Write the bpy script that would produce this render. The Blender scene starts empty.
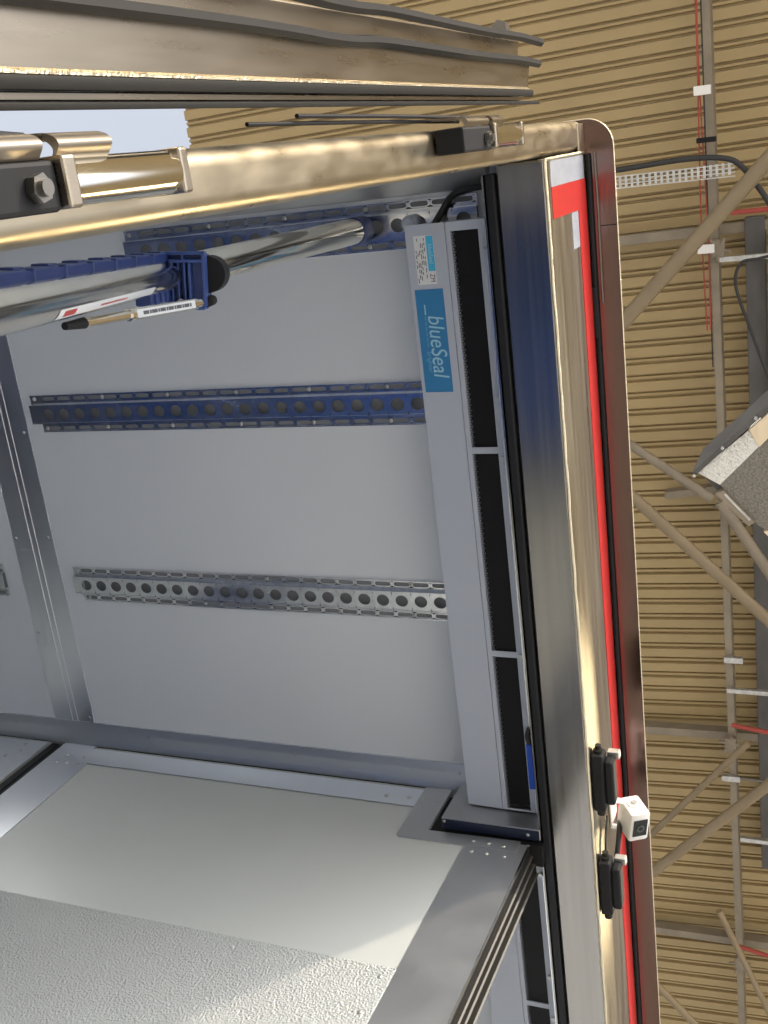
import bpy, bmesh, math, random
from mathutils import Vector, Matrix
random.seed(7)
S = bpy.context.scene
COL = S.collection
# ------------------------------------------------------------------ camera
# axes: X = towards the right side of the truck, Y = into the truck, Z = up; the phone is at the origin
# and was held on its side, looking steeply up
cam_d = bpy.data.cameras.new('camera'); cam = bpy.data.objects.new('camera', cam_d); COL.objects.link(cam)
Rt = Vector((0.12017261, -0.91573982, 0.38337857)); Dn = Vector((0.9446343, -0.01329379, -0.32785563))
Fw = Vector((0.30532701, 0.40155181, 0.86344169))
cam.matrix_world = Matrix(((Rt.x, -Dn.x, -Fw.x, 0), (Rt.y, -Dn.y, -Fw.y, 0), (Rt.z, -Dn.z, -Fw.z, 0), (0, 0, 0, 1)))
cam_d.sensor_fit = 'VERTICAL'; cam_d.sensor_height = 36; cam_d.sensor_width = 27; cam_d.lens = 1084.36 / 1024 * 36
cam_d.clip_start = 0.02; cam_d.clip_end = 400
S.camera = cam
# ------------------------------------------------------------------ world, sun, exposure
SUN_DIR = Vector((0.60, 0.60, -0.67)).normalized()
w = bpy.data.worlds.new('world'); S.world = w; w.use_nodes = True
nt = w.node_tree; bg = nt.nodes['Background']
sky = nt.nodes.new('ShaderNodeTexSky'); sky.sky_type = 'NISHITA'; sky.sun_disc = False
sky.sun_elevation = math.radians(38); sky.sun_rotation = math.radians(225); sky.air_density = 1.0; sky.dust_density = 3.5
hs = nt.nodes.new('ShaderNodeHueSaturation'); hs.inputs['Saturation'].default_value = .32; hs.inputs['Value'].default_value = 1.1   # hazy, nearly white sky
nt.links.new(sky.outputs[0], hs.inputs['Color']); nt.links.new(hs.outputs[0], bg.inputs[0]); bg.inputs[1].default_value = 0.32
sl = bpy.data.lights.new('sun', 'SUN'); sl.energy = 2.1; sl.angle = math.radians(1.6); sl.color = (1.0, 0.85, 0.66)
so = bpy.data.objects.new('sun', sl); COL.objects.link(so); so.rotation_euler = SUN_DIR.to_track_quat('-Z', 'Y').to_euler()
S.view_settings.view_transform = 'Standard'; S.view_settings.look = 'None'
S.view_settings.gamma = 1; S.view_settings.use_curve_mapping = False
S.view_settings.exposure = 0.16

# ------------------------------------------------------------------ materials
def mat(name, col, rough=0.5, metal=0.0, noise=None, bump=None, rnoise=None, spec=0.5, emit=None, coat=0):
    """noise=(scale xyz, amount), bump=(scale xyz, strength, distance), rnoise=(scale xyz, amount)"""
    m = bpy.data.materials.new(name); m.use_nodes = True; n = m.node_tree.nodes; l = m.node_tree.links
    b = n['Principled BSDF']; b.inputs['Base Color'].default_value = (*col, 1)
    b.inputs['Roughness'].default_value = rough; b.inputs['Metallic'].default_value = metal
    b.inputs['Specular IOR Level'].default_value = spec
    b.inputs['Coat Weight'].default_value = coat
    tc = n.new('ShaderNodeTexCoord')
    def nz(sc, det=4):
        mp = n.new('ShaderNodeMapping'); mp.inputs['Scale'].default_value = sc
        t = n.new('ShaderNodeTexNoise'); t.inputs['Scale'].default_value = 1; t.inputs['Detail'].default_value = det
        l.new(tc.outputs['Object'], mp.inputs[0]); l.new(mp.outputs[0], t.inputs[0]); return t
    if noise:
        t = nz(noise[0]); r = n.new('ShaderNodeMapRange'); r.inputs[1].default_value = .3; r.inputs[2].default_value = .7
        r.inputs[3].default_value = 1 - noise[1]; r.inputs[4].default_value = 1 + noise[1]
        mx = n.new('ShaderNodeVectorMath'); mx.operation = 'SCALE'; mx.inputs[0].default_value = col
        l.new(t.outputs[0], r.inputs[0]); l.new(r.outputs[0], mx.inputs['Scale']); l.new(mx.outputs[0], b.inputs['Base Color'])
    if rnoise:
        t = nz(rnoise[0]); r = n.new('ShaderNodeMapRange'); r.inputs[1].default_value = .3; r.inputs[2].default_value = .7
        r.inputs[3].default_value = max(.02, rough - rnoise[1]); r.inputs[4].default_value = rough + rnoise[1]
        l.new(t.outputs[0], r.inputs[0]); l.new(r.outputs[0], b.inputs['Roughness'])
    if bump:
        t = nz(bump[0], 3); bp = n.new('ShaderNodeBump'); bp.inputs['Strength'].default_value = bump[1]
        bp.inputs['Distance'].default_value = bump[2]
        l.new(t.outputs[0], bp.inputs['Height']); l.new(bp.outputs[0], b.inputs['Normal'])
    if emit:
        b.inputs['Emission Color'].default_value = (*emit[0], 1); b.inputs['Emission Strength'].default_value = emit[1]
    return m
M = {}
M['liner'] = mat('grey_white_liner', (.66, .695, .74), .42, noise=((2, 2, 2), .02), bump=((9, 9, 9), .12, .004))
M['panel'] = mat('partition_grp', (.50, .52, .505), .38, noise=((3, 3, 3), .02))
M['steel_header'] = mat('brushed_steel_header', (.33, .315, .29), .22, 1, noise=((1.2, 70, 40), .05), rnoise=((1.5, 90, 60), .05), bump=((1, 220, 90), .02, .001))
M['steel_face'] = mat('worn_steel_face', (.44, .395, .30), .34, 1, noise=((2, 60, 60), .10), rnoise=((3, 60, 60), .07), bump=((3, 90, 90), .05, .001))
M['steel_post'] = mat('worn_steel_post', (.50, .43, .31), .33, 1, noise=((60, 60, 20), .05), rnoise=((50, 50, 20), .06), bump=((60, 60, 20), .05, .002))
M['steel_door'] = mat('door_edge_steel', (.37, .32, .25), .30, 1, noise=((90, 90, 8), .05), rnoise=((60, 60, 8), .05), bump=((160, 160, 4), .05, .001))
M['visor'] = mat('visor_steel', (.21, .145, .135), .20, 1, rnoise=((4, 30, 30), .06))
M['alu'] = mat('aluminium_strip', (.80, .82, .86), .32, 1, noise=((6, 6, 6), .015), rnoise=((20, 5, 20), .03))
M['alu_dull'] = mat('dull_aluminium', (.54, .545, .55), .46, 1, noise=((14, 14, 14), .02), rnoise=((12, 12, 12), .04))
M['rail'] = mat('rail_aluminium', (.82, .83, .84), .20, 1, rnoise=((30, 6, 30), .08), noise=((60, 60, 60), .08))
M['chrome'] = mat('polished_tube', (.84, .81, .72), .13, 1, rnoise=((30, 30, 3), .06), noise=((60, 60, 4), .06))
M['weld'] = mat('weld_bead', (.80, .70, .50), .3, 1, bump=((300, 300, 300), .8, .003))
M['rubber'] = mat('black_rubber', (.012, .013, .016), .5, spec=.25, bump=((80, 80, 80), .1, .002))
M['lip'] = mat('grey_seal_lip', (.022, .021, .019), .6, spec=.15)
M['led'] = mat('led_diffuser', (.9, .9, .9), .4, emit=((1.0, .99, .95), 30))
M['steel_dark'] = mat('oily_steel', (.20, .19, .17), .35, 1)
M['fin'] = mat('worn_grey_fin', (.028, .026, .022), .45, 0)
M['black'] = mat('black_plastic', (.010, .010, .011), .6, spec=.25)
M['mesh'] = mat('black_grille', (.010, .010, .012), .5, 0, spec=.3)
M['navy_under'] = mat('navy_underside', (.012, .018, .04), .4)
M['curtain'] = mat('pale_grey_powder_coat', (.42, .46, .54), .42)
M['cable'] = mat('black_cable', (.02, .02, .02), .45)
M['sticker_blue'] = mat('blue_sticker', (.04, .20, .42), .35)
M['sticker_cyan'] = mat('cyan_sticker', (.06, .42, .68), .35)
M['ink'] = mat('pale_ink', (.33, .58, .72), .4)
M['ink_faint'] = mat('faint_pale_ink', (.13, .38, .58), .4)
M['paper'] = mat('white_label_paper', (.66, .68, .70), .5)
M['print'] = mat('dark_print', (.08, .08, .09), .5)
M['blue'] = mat('blue_plastic', (.014, .035, .15), .4)
M['cageblue'] = mat('ribbed_blue_plastic', (.030, .065, .24), .35)
M['rail_back'] = mat('rail_backing', (.20, .21, .225), .55)
M['tarp'] = mat('unseen_box_blue', (.013, .05, .20), .5)
M['red'] = mat('red_tape', (.44, .02, .017), .32, noise=((30, 30, 30), .06))
M['pale_patch'] = mat('pale_steel_patch', (.34, .355, .39), .25, noise=((60, 30, 30), .08))
M['gloss'] = mat('gloss_white_skin', (.78, .79, .80), .12, 0.0, coat=1)
M['roof'] = mat('tan_roof_sheet', (.36, .265, .125), .55, noise=((1.2, 1.2, 1), .06))
M['purlin'] = mat('dusty_painted_steel', (.24, .20, .145), .55, .1, noise=((6, 6, 6), .12))
M['purlin_dark'] = mat('dark_grey_girder', (.085, .08, .075), .7, noise=((3, 9, 3), .2))
M['tubepaint'] = mat('brace_paint', (.23, .175, .105), .45, .1, noise=((4, 4, 4), .1))
M['redpipe'] = mat('red_pipe', (.34, .05, .035), .45)
M['galv'] = mat('galvanised', (.55, .55, .53), .4, .8, noise=((30, 30, 30), .15))
M['foil'] = mat('crinkled_foil', (.90, .89, .82), .30, .5, bump=((90, 90, 90), 1.0, .02))
M['felt'] = mat('grey_lagging', (.19, .175, .145), .8, noise=((120, 120, 120), .35), bump=((150, 150, 150), .5, .01))
M['timber'] = mat('pale_timber', (.72, .60, .42), .6, noise=((3, 30, 30), .1))
M['white'] = mat('white_housing', (.80, .78, .74), .35)
M['lens'] = mat('dark_glass', (.012, .014, .014), .15, spec=.3)
M['lens_ring'] = mat('lens_ring', (.06, .07, .065), .25)
M['concrete'] = mat('yard_concrete', (.45, .44, .42), .85, noise=((.8, .8, .8), .1))
M['truckfloor'] = mat('grey_floor_resin', (.11, .115, .125), .6)
def texture_mat():
    m = mat('stucco_grp', (.50, .52, .505), .10, spec=1.0); n = m.node_tree.nodes; l = m.node_tree.links; b = n['Principled BSDF']
    tc = n.new('ShaderNodeTexCoord'); v = n.new('ShaderNodeTexVoronoi'); v.inputs['Scale'].default_value = 230; v.feature = 'SMOOTH_F1'
    t = n.new('ShaderNodeTexNoise'); t.inputs['Scale'].default_value = 330; t.inputs['Detail'].default_value = 3
    a = n.new('ShaderNodeMath'); a.operation = 'ADD'
    l.new(tc.outputs['Object'], v.inputs['Vector']); l.new(tc.outputs['Object'], t.inputs['Vector'])
    l.new(v.outputs['Distance'], a.inputs[0]); l.new(t.outputs[0], a.inputs[1])
    bp = n.new('ShaderNodeBump'); bp.inputs['Strength'].default_value = .95; bp.inputs['Distance'].default_value = .0035
    l.new(a.outputs[0], bp.inputs['Height']); l.new(bp.outputs[0], b.inputs['Normal']); return m
M['stucco'] = texture_mat()

# ------------------------------------------------------------------ mesh helpers
WORLD_LOC = {}
class MB:
    def __init__(s): s.bm = bmesh.new()
    def box(s, x0, x1, y0, y1, z0, z1, bev=0, seg=2):
        v = [s.bm.verts.new((x, y, z)) for x in (x0, x1) for y in (y0, y1) for z in (z0, z1)]
        F = [s.bm.faces.new([v[i] for i in q]) for q in ((0, 1, 3, 2), (4, 6, 7, 5), (0, 4, 5, 1), (2, 3, 7, 6), (0, 2, 6, 4), (1, 5, 7, 3))]
        if bev:
            ed = list({e for f in F for e in f.edges})
            bmesh.ops.bevel(s.bm, geom=ed, offset=bev, segments=seg, profile=.5, affect='EDGES')
        return s
    def obox(s, c, ax, ay, az, hx, hy, hz, bev=0):   # oriented box
        t = MB(); t.box(-hx, hx, -hy, hy, -hz, hz, bev)
        R = Matrix((ax, ay, az)).transposed().to_4x4(); R.translation = Vector(c)
        t.bm.transform(R); return s.merge(t)
    def merge(s, t):
        me = bpy.data.meshes.new('tmp'); t.bm.to_mesh(me); s.bm.from_mesh(me); bpy.data.meshes.remove(me); t.bm.free(); return s
    def tube(s, pts, r, seg=12, cap=True):
        pts = [Vector(p) for p in pts]; rings = []; n = len(pts); up = None
        for i, p in enumerate(pts):
            d = (pts[min(i + 1, n - 1)] - pts[max(i - 1, 0)]).normalized()
            if up is None: up = d.orthogonal().normalized()
            up = (up - d * up.dot(d)).normalized(); q = d.cross(up)
            rr = r[i] if isinstance(r, (list, tuple)) else r
            rings.append([s.bm.verts.new(p + (up * math.cos(a) + q * math.sin(a)) * rr) for a in [2 * math.pi * k / seg for k in range(seg)]])
        for a, b in zip(rings, rings[1:]):
            for k in range(seg): s.bm.faces.new((a[k], a[(k + 1) % seg], b[(k + 1) % seg], b[k]))
        if cap: s.bm.faces.new(rings[0][::-1]); s.bm.faces.new(rings[-1])
        return s
    def prism(s, poly, axis, a, b):   # polygon in the plane of the other two axes, extruded from a to b
        def P(u, v, t): return {'x': (t, u, v), 'y': (u, t, v), 'z': (u, v, t)}[axis]
        A = [s.bm.verts.new(P(u, v, a)) for u, v in poly]; B = [s.bm.verts.new(P(u, v, b)) for u, v in poly]
        s.bm.faces.new(A); s.bm.faces.new(B[::-1]); n = len(poly)
        for i in range(n): s.bm.faces.new((A[i], B[i], B[(i + 1) % n], A[(i + 1) % n]))
        return s
    def holed(s, x0, x1, y0, n, pitch, rx, ry, z0, z1, lead=0, tail=0, power=2.0):
        """plate across X x0..x1, n cells along +Y from y0, each with an oval hole; z0 (low face) to z1"""
        if lead: s.box(x0, x1, y0 - lead, y0, z0, z1)
        if tail: s.box(x0, x1, y0 + n * pitch, y0 + n * pitch + tail, z0, z1)
        K = 20; xc = (x0 + x1) / 2; hx = (x1 - x0) / 2; hy = pitch / 2
        for i in range(n):
            yc = y0 + (i + .5) * pitch; rows = []
            for z in (z0, z1):
                inn, out = [], []
                for k in range(K):
                    a = 2 * math.pi * (k + .5) / K; c, d = math.cos(a), math.sin(a)
                    e = 2 / power
                    ix = math.copysign(abs(c) ** e, c) * rx; iy = math.copysign(abs(d) ** e, d) * ry
                    t = min(hx / abs(c), hy / abs(d))
                    inn.append(s.bm.verts.new((xc + ix, yc + iy, z)))
                    out.append(s.bm.verts.new((xc + c * t, yc + d * t, z)))
                rows.append((inn, out))
            for k in range(K):
                j = (k + 1) % K
                (a, b), (c, d) = rows
                s.bm.faces.new((a[k], b[k], b[j], a[j])); s.bm.faces.new((c[k], c[j], d[j], d[k]))
                s.bm.faces.new((a[k], a[j], c[j], c[k]))
        s.box(x0 - .0005, x0, y0, y0 + n * pitch, z0, z1); s.box(x1, x1 + .0005, y0, y0 + n * pitch, z0, z1)
        return s
    def build(s, name, m, parent=None, smooth=False, loc=None, normals=True):
        if normals: bmesh.ops.recalc_face_normals(s.bm, faces=s.bm.faces)
        if parent is not None and loc is None: s.bm.transform(Matrix.Translation(-WORLD_LOC[parent.name]))
        me = bpy.data.meshes.new(name); s.bm.to_mesh(me); s.bm.free()
        me.materials.append(m); o = bpy.data.objects.new(name, me); COL.objects.link(o)
        if smooth == 'w':
            o.modifiers.new('weighted', 'WEIGHTED_NORMAL')
        if smooth:
            for p in me.polygons: p.use_smooth = True
            try: me.set_sharp_from_angle(angle=math.radians(38))
            except Exception: pass
        if parent is not None:
            o.parent = parent; WORLD_LOC[o.name] = WORLD_LOC[parent.name].copy()
            if loc is not None: o.location = Vector(loc) - WORLD_LOC[parent.name]
        else: WORLD_LOC[o.name] = Vector((0, 0, 0))
        return o
def tag(o, label=None, cat=None, group=None, kind=None):
    for k, v in (('label', label), ('category', cat), ('group', group), ('kind', kind)):
        if v: o[k] = v
    return o
def thing(name, label, cat, loc, group=None):
    o = bpy.data.objects.new(name, None); COL.objects.link(o); o.location = loc; o.empty_display_size = .1
    WORLD_LOC[o.name] = Vector(loc); return tag(o, label, cat, group)
def lone(mb, name, m, label, cat, group=None, smooth=False, origin=None):
    """a top-level thing that is one mesh, its origin moved to the thing"""
    if origin is None:
        bb = [v.co for v in mb.bm.verts]
        origin = Vector([(min(c[i] for c in bb) + max(c[i] for c in bb)) / 2 for i in range(3)])
    mb.bm.transform(Matrix.Translation(-Vector(origin)))
    o = mb.build(name, m, None, smooth); o.location = origin; WORLD_LOC[o.name] = Vector(origin); return tag(o, label, cat, group)
def text_mesh(name, body, size, m, parent, pos, ax, ay, az, ext=.0004, shear=0.0, sx=1.0):
    cu = bpy.data.curves.new(name, 'FONT'); cu.body = body; cu.size = size; cu.extrude = ext; cu.shear = shear; cu.align_y = 'CENTER'; cu.align_x = 'CENTER'
    t = bpy.data.objects.new('tmp_text', cu); COL.objects.link(t); dg = bpy.context.evaluated_depsgraph_get()
    me = bpy.data.meshes.new_from_object(t.evaluated_get(dg)); bpy.data.objects.remove(t); bpy.data.curves.remove(cu)
    R = Matrix((ax, ay, az)).transposed().to_4x4() @ Matrix.Diagonal((sx, 1, 1, 1)); R.translation = Vector(pos) - WORLD_LOC[parent.name]
    me.transform(R); me.materials.clear(); me.materials.append(m); me.name = name
    o = bpy.data.objects.new(name, me); COL.objects.link(o); o.parent = parent; WORLD_LOC[o.name] = WORLD_LOC[parent.name].copy(); return o
def smoothpath(ctrl, n=10):
    P = [Vector(p) for p in ctrl]; P = [2 * P[0] - P[1]] + P + [2 * P[-1] - P[-2]]; out = []
    for i in range(1, len(P) - 2):
        for k in range(n):
            t = k / n; a, b, c, d = P[i - 1:i + 3]
            out.append(.5 * ((2 * b) + (c - a) * t + (2 * a - 5 * b + 4 * c - d) * t * t + (3 * b - a - 3 * c + d) * t ** 3))
    return out + [P[-2]]
def scatter_copies(first, locs, parent):
    for q in locs:
        c = first.copy(); COL.objects.link(c); c.parent = parent; c.location = Vector(q) - WORLD_LOC[parent.name]
def rivet_x(name, m, parent, locs, r=.0045):      # domed heads on a face looking towards -X
    b = MB(); bmesh.ops.create_uvsphere(b.bm, u_segments=12, v_segments=8, radius=r); b.bm.transform(Matrix.Diagonal((.45, 1, 1, 1)))
    f = b.build(name, m, parent, True, loc=locs[0]); scatter_copies(f, locs[1:], parent); return f
def screw_z(name, m, parent, locs, r=.004):       # heads on a face looking down
    b = MB(); bmesh.ops.create_uvsphere(b.bm, u_segments=12, v_segments=8, radius=r); b.bm.transform(Matrix.Diagonal((1, 1, .5, 1)))
    f = b.build(name, m, parent, True, loc=locs[0]); scatter_copies(f, locs[1:], parent); return f

# ------------------------------------------------------------------ the setting: yard and canopy roof
g = MB(); g.box(-40, 40, -60, 40, -1.7, -1.6); tag(g.build('floor', M['concrete']), 'warm grey concrete yard under the truck', kind='structure')
K = 10 / 7.0; ZR = 10.0
# corrugated roof sheet, ribs running along Y
prof = []; x = -9.0; PITCH = .160
while x < 15:
    prof += [(x, 0), (x + .080, 0), (x + .086, .040), (x + .104, .040), (x + .110, .012), (x + .126, .012), (x + .132, .040), (x + .152, .040), (x + .159, 0)]
    x += PITCH
b = MB(); yaw = .028
for (ya, yb) in ((-6.4, 1.02), (1.02, 6.15)):
    ra, rb = [], []
    for (px, pz) in prof:
        ra.append(b.bm.verts.new((px + (ya - 1.2) * yaw, ya, ZR + pz - (ya - 1.2) * .0476)))
        rb.append(b.bm.verts.new((px + (yb - 1.2) * yaw, yb, ZR + pz - (yb - 1.2) * .0476)))
    for i in range(len(prof) - 1): b.bm.faces.new((ra[i], ra[i + 1], rb[i + 1], rb[i]))
for q in list(b.bm.faces): pass
ceil = b.build('ceiling', M['roof']); tag(ceil, 'tan corrugated steel canopy roof', kind='structure')
sm = ceil.modifiers.new('thick', 'SOLIDIFY'); sm.thickness = .004

# ------------------------------------------------------------------ truck body
truck = thing('truck_body', 'refrigerated truck body with stainless rear frame standing open in the yard', 'truck body', (0, .5, -1.6))
CE = 1.90                                   # underside of the truck ceiling
b = MB(); b.box(.022, 2.56, .57, 7.0, CE, CE + .07); b.build('ceiling_panel', M['liner'], truck)
b = MB(); b.box(-.024, .022, .546, 7.0, -.5, CE); b.build('left_wall', M['liner'], truck)
b = MB(); b.box(2.50, 2.56, .54, 7.0, -.5, CE); b.build('right_wall', M['liner'], truck)
b = MB(); b.box(.045, 2.5, 6.94, 7.0, -.5, CE); b.build('front_wall', M['liner'], truck)
b = MB(); b.box(-.024, 2.56, .465, 7.0, -.62, -.5); b.build('floor_deck', M['truckfloor'], truck)
b = MB(); b.box(-.024, 2.60, .60, 7.0, CE + .07, 2.09); b.build('roof_skin', M['gloss'], truck)
# cove trim between ceiling and left wall
b = MB(); b.prism([(.022, CE), (.064, CE), (.062, CE - .004), (.030, CE - .024), (.022, CE - .026)], 'y', .60, 6.9); b.build('cove_trim', M['alu_dull'], truck)
b = MB(); b.box(.022, .026, .60, 6.9, 1.66, 1.76, .001); b.build('wall_rubbing_strip', M['alu_dull'], truck)
# aluminium strip across the ceiling joint
b = MB(); b.box(.046, 1.243, 1.750, 1.872, CE - .003, CE, .0008)
b.box(.046, 1.243, 1.800, 1.803, CE - .0042, CE - .002); b.box(.046, 1.243, 1.817, 1.820, CE - .0042, CE - .002)
s1 = b.build('ceiling_joint_strip', M['alu'], truck)
screw_z('screw', M['alu_dull'], s1, [(.235, 1.763, CE - .003), (.747, 1.763, CE - .003), (1.229, 1.763, CE - .003), (.49, 1.763, CE - .003), (.49, 1.861, CE - .003), (.752, 1.861, CE - .003), (1.0, 1.861, CE - .003)], .004)
# corner angle along the ceiling, stepped
b = MB(); b.prism([(1.243, CE), (1.243, CE - .004), (1.262, CE - .010), (1.285, CE - .016), (1.300, CE - .019), (1.300, CE)], 'y', .60, 6.9)
s2 = b.build('ceiling_corner_angle', M['alu'], truck)
screw_z('screw', M['alu_dull'], s2, [(1.262, y, CE - .009) for y in (2.001, 1.585, 1.181, .779)], .0042)
# rear post (left)
b = MB(); b.box(-.028, .024, .463, .545, -.62, 2.04, .016, 4); post = b.build('rear_post', M['steel_post'], truck, 'w')
b = MB(); b.box(2.52, 2.60, .463, .545, -.62, 2.04, .011, 3); b.build('rear_post', M['steel_post'], truck, True)
# header beam
b = MB(); b.box(.026, 2.52, .4635, .545, 1.757, 2.04, .004, 2); hdr = b.build('header_beam', M['steel_header'], truck)
b = MB()
pts = [(.027 + i * .02, .4630 + random.uniform(-.0006, .0006), 1.7575 + random.uniform(-.0006, .0006)) for i in range(125)]
b.tube(pts, [random.uniform(.0022, .0034) for _ in pts], 8); b.build('weld_bead', M['weld'], hdr, True)
b = MB(); pts = [(.0275, .4625, 1.758 + i * .012) for i in range(24)]
b.tube(pts, [random.uniform(.0022, .0034) for _ in pts], 8); b.build('weld_bead', M['weld'], post, True)
b = MB(); b.box(-.022, .060, .462, .466, 1.995, 2.04, .001); b.build('corner_plate', M['steel_post'], post)
# frame seal between header and the air curtains
b = MB(); b.box(.028, 2.52, .4626, .4634, 1.760, 2.038); b.build('front_face', M['steel_face'], hdr)
b = MB(); b.box(.040, 2.5, .547, .563, 1.752, 1.80, .003); b.build('frame_seal', M['rubber'], hdr)
b = MB(); b.box(.040, 2.5, .5645, .5675, 1.750, CE, 0); b.build('seal_retainer', M['steel_header'], hdr)
# canopy lip (visor) with rounded left end
def arc(cx, cy, r, a0, a1, n=8): return [(cx + r * math.cos(math.radians(a0 + (a1 - a0) * i / n)), cy + r * math.sin(math.radians(a0 + (a1 - a0) * i / n))) for i in range(n + 1)]
vis = [(-.028, .60)] + arc(.020, .459, .048, 180, 270) + [(2.60, .411), (2.60, .60)]
b = MB(); b.prism(vis, 'z', 2.0405, 2.046); visor = b.build('roof_lip', M['visor'], truck)
b = MB()
edge = [(-.028, .50)] + arc(.020, .459, .048, 180, 270) + [(2.60, .411)]
b.tube([(x_, y_, 2.042) for x_, y_ in edge], .0014, 8); b.build('lip_edge', M['weld'], visor, True)
b = MB(); b.box(.03, 2.52, .452, .4615, 2.033, 2.0400, .004); b.build('lip_sealant', M['rubber'], visor)
b = MB(); b.box(.268, .362, .456, .4668, 2.028, 2.0400, .002); b.build('drain_slot', M['black'], visor)
b = MB(); b.tube([(.030, .445, 2.038), (.12, .444, 2.0385), (.30, .445, 2.038)], .0025, 8); b.build('weld_bead', M['steel_dark'], visor, True)
b = MB(); b.box(.158, .1595, .412, .446, 2.039, 2.0402); b.build('lip_joint', M['black'], visor)
# red reflective tape, with pale patches beside it
b = MB(); b.box(.072, .122, .4616, .4625, 1.785, 2.026); b.box(.1222, 2.5, .4616, .4625, 1.962, 2.026); b.build('red_reflective_tape', M['red'], hdr)
b = MB(); b.box(.031, .0715, .4618, .4625, 1.785, 2.020); b.box(.123, .185, .4618, .4625, 1.91, 1.958); b.build('pale_header_patch', M['pale_patch'], hdr)  # pale bluish patches colour the bare header steel lighter here
# hinges on the post
def hinge(z0, z1, z2, far):
    HX = .005 if far < .2 else .002
    b = MB(); b.box(-.029 + HX, HX, .425, .462, z0, z1, .003); h = b.build('hinge', M['black'], truck)
    b = MB(); b.box(-.031 + HX, HX - .001, .419, .463, z1, z1 + .012, .002); b.build('hinge_bracket', M['steel_door'], h)
    b = MB(); b.box(-.031 + HX, HX - .001, .421, .463, z2, z2 + .010, .002); b.build('hinge_bracket', M['steel_door'], h)
    b = MB(); b.tube([(-.016 + HX, .435, z1 + .012), (-.016 + HX, .435, z2)], .0145, 24); b.build('knuckle', M['chrome'], h, True)
    b = MB(); b.tube([(-.014 + HX, .4245, z1 - .022), (-.014 + HX, .4185, z1 - .022)], .0085, 6); b.tube([(-.014 + HX, .4185, z1 - .022), (-.014 + HX, .415, z1 - .022)], .005, 14); b.build('bolt', M['steel_dark'], h)
    # strap curving from the knuckle round to the door edge
    pr = smoothpath([(-.022, .432), (-.030, .428), (-.036, .438), (-.037, .470)], 6)
    pl = [(v.x, v.y) for v in [Vector((p[0], p[1])) for p in pr]]
    pl2 = [(x_ - .003, y_ - .005) for x_, y_ in reversed(pl)]
    for (za, zb) in ((z0 + .012, z1 - .010), (z1 + .004, z1 + .055)):
        b = MB(); b.prism(pl + pl2, 'z', za, zb); b.build('hinge_strap', M['steel_door'], h, True)
    b = MB(); b.tube([(-.040, .46 , z1 + .02), (-.046, .475, z1 - far * .5), (-.049, .478, z1 - far)], .0022, 8)
    b.tube([(-.036, .47, z1 + .01), (-.041, .479, z1 - far * .55), (-.044, .484, z1 - far * 1.2)], .002, 8); b.build('door_retainer_wire', M['black'], h, True)
    return h
hinge(.470, .530, .655, .05); hinge(1.262, 1.368, 1.495, .42)

# ------------------------------------------------------------------ rear door folded back along the left side
d = MB(); d.box(-.119, -.080, .480, 1.72, -.60, 1.745, .002); door = d.build('rear_door', M['steel_door'], truck)
b = MB(); b.box(-.0795, -.0575, .500, 1.72, -.60, 1.752, .001); b.build('outer_skin', M['gloss'], door)
b = MB(); b.box(-.0805, -.0785, .4775, .482, -.60, 1.745); b.build('edge_bead', M['weld'], door)
b = MB(); b.box(-.0785, -.0685, .476, .492, -.60, 1.765, .003); b.box(-.062, -.0570, .474, .499, -.60, 1.795, .0012); b.build('door_seal', M['lip'], door, True)
b = MB(); b.box(-.0683, -.0622, .494, .500, -.60, 1.75, .001); b.build('seal_channel', M['steel_door'], door)
b = MB(); b.box(-.148, -.1195, .498, 1.70, -.58, 1.742, .002); b.build('inner_frame', M['steel_door'], door)
for (xa, xb, yo) in ((-.122, 0, .470), (-.152, 0, .468)):
    b = MB(); pts = smoothpath([(xa, yo + .004, -.6), (xa - .003, yo, .70), (xa + .001, yo - .002, 1.02), (xa - .002, yo + .002, 1.15), (xa + .001, yo - .001, 1.45), (xa, yo, 1.63), (xa + .002, yo + .004, 1.768)], 8)
    for i in range(len(pts) - 1): pass
    t = MB(); rings = []
    for p in pts:
        q = [(-.001, .012), (.005, .003), (.006, -.003), (.001, -.007), (-.005, -.005), (-.006, .004)]
        rings.append([t.bm.verts.new((p.x + u + .004, p.y + v, p.z)) for u, v in q])
    for r0, r1 in zip(rings, rings[1:]):
        for k in range(6): t.bm.faces.new((r0[k], r0[(k + 1) % 6], r1[(k + 1) % 6], r1[k]))
    t.bm.faces.new(rings[0]); t.bm.faces.new(rings[-1][::-1]); b.bm.free()
    t.build('door_seal', M['lip'], door, True)
b = MB(); b.tube([(-.160, .500, 1.642), (-.160, .500, 1.658)], .012, 6); b.tube([(-.160, .500, 1.658), (-.160, .500, 1.668)], .009, 16); b.build('bolt', M['steel_dark'], door)

Wd = Matrix.Translation((-.0575, .48, 0)) @ Matrix.Rotation(math.radians(8), 4, 'Z') @ Matrix.Translation((.0575, -.48, 0))   # not folded quite flat
door.matrix_basis = Matrix.Translation(-truck.location) @ Wd @ Matrix.Translation(truck.location)

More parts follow.
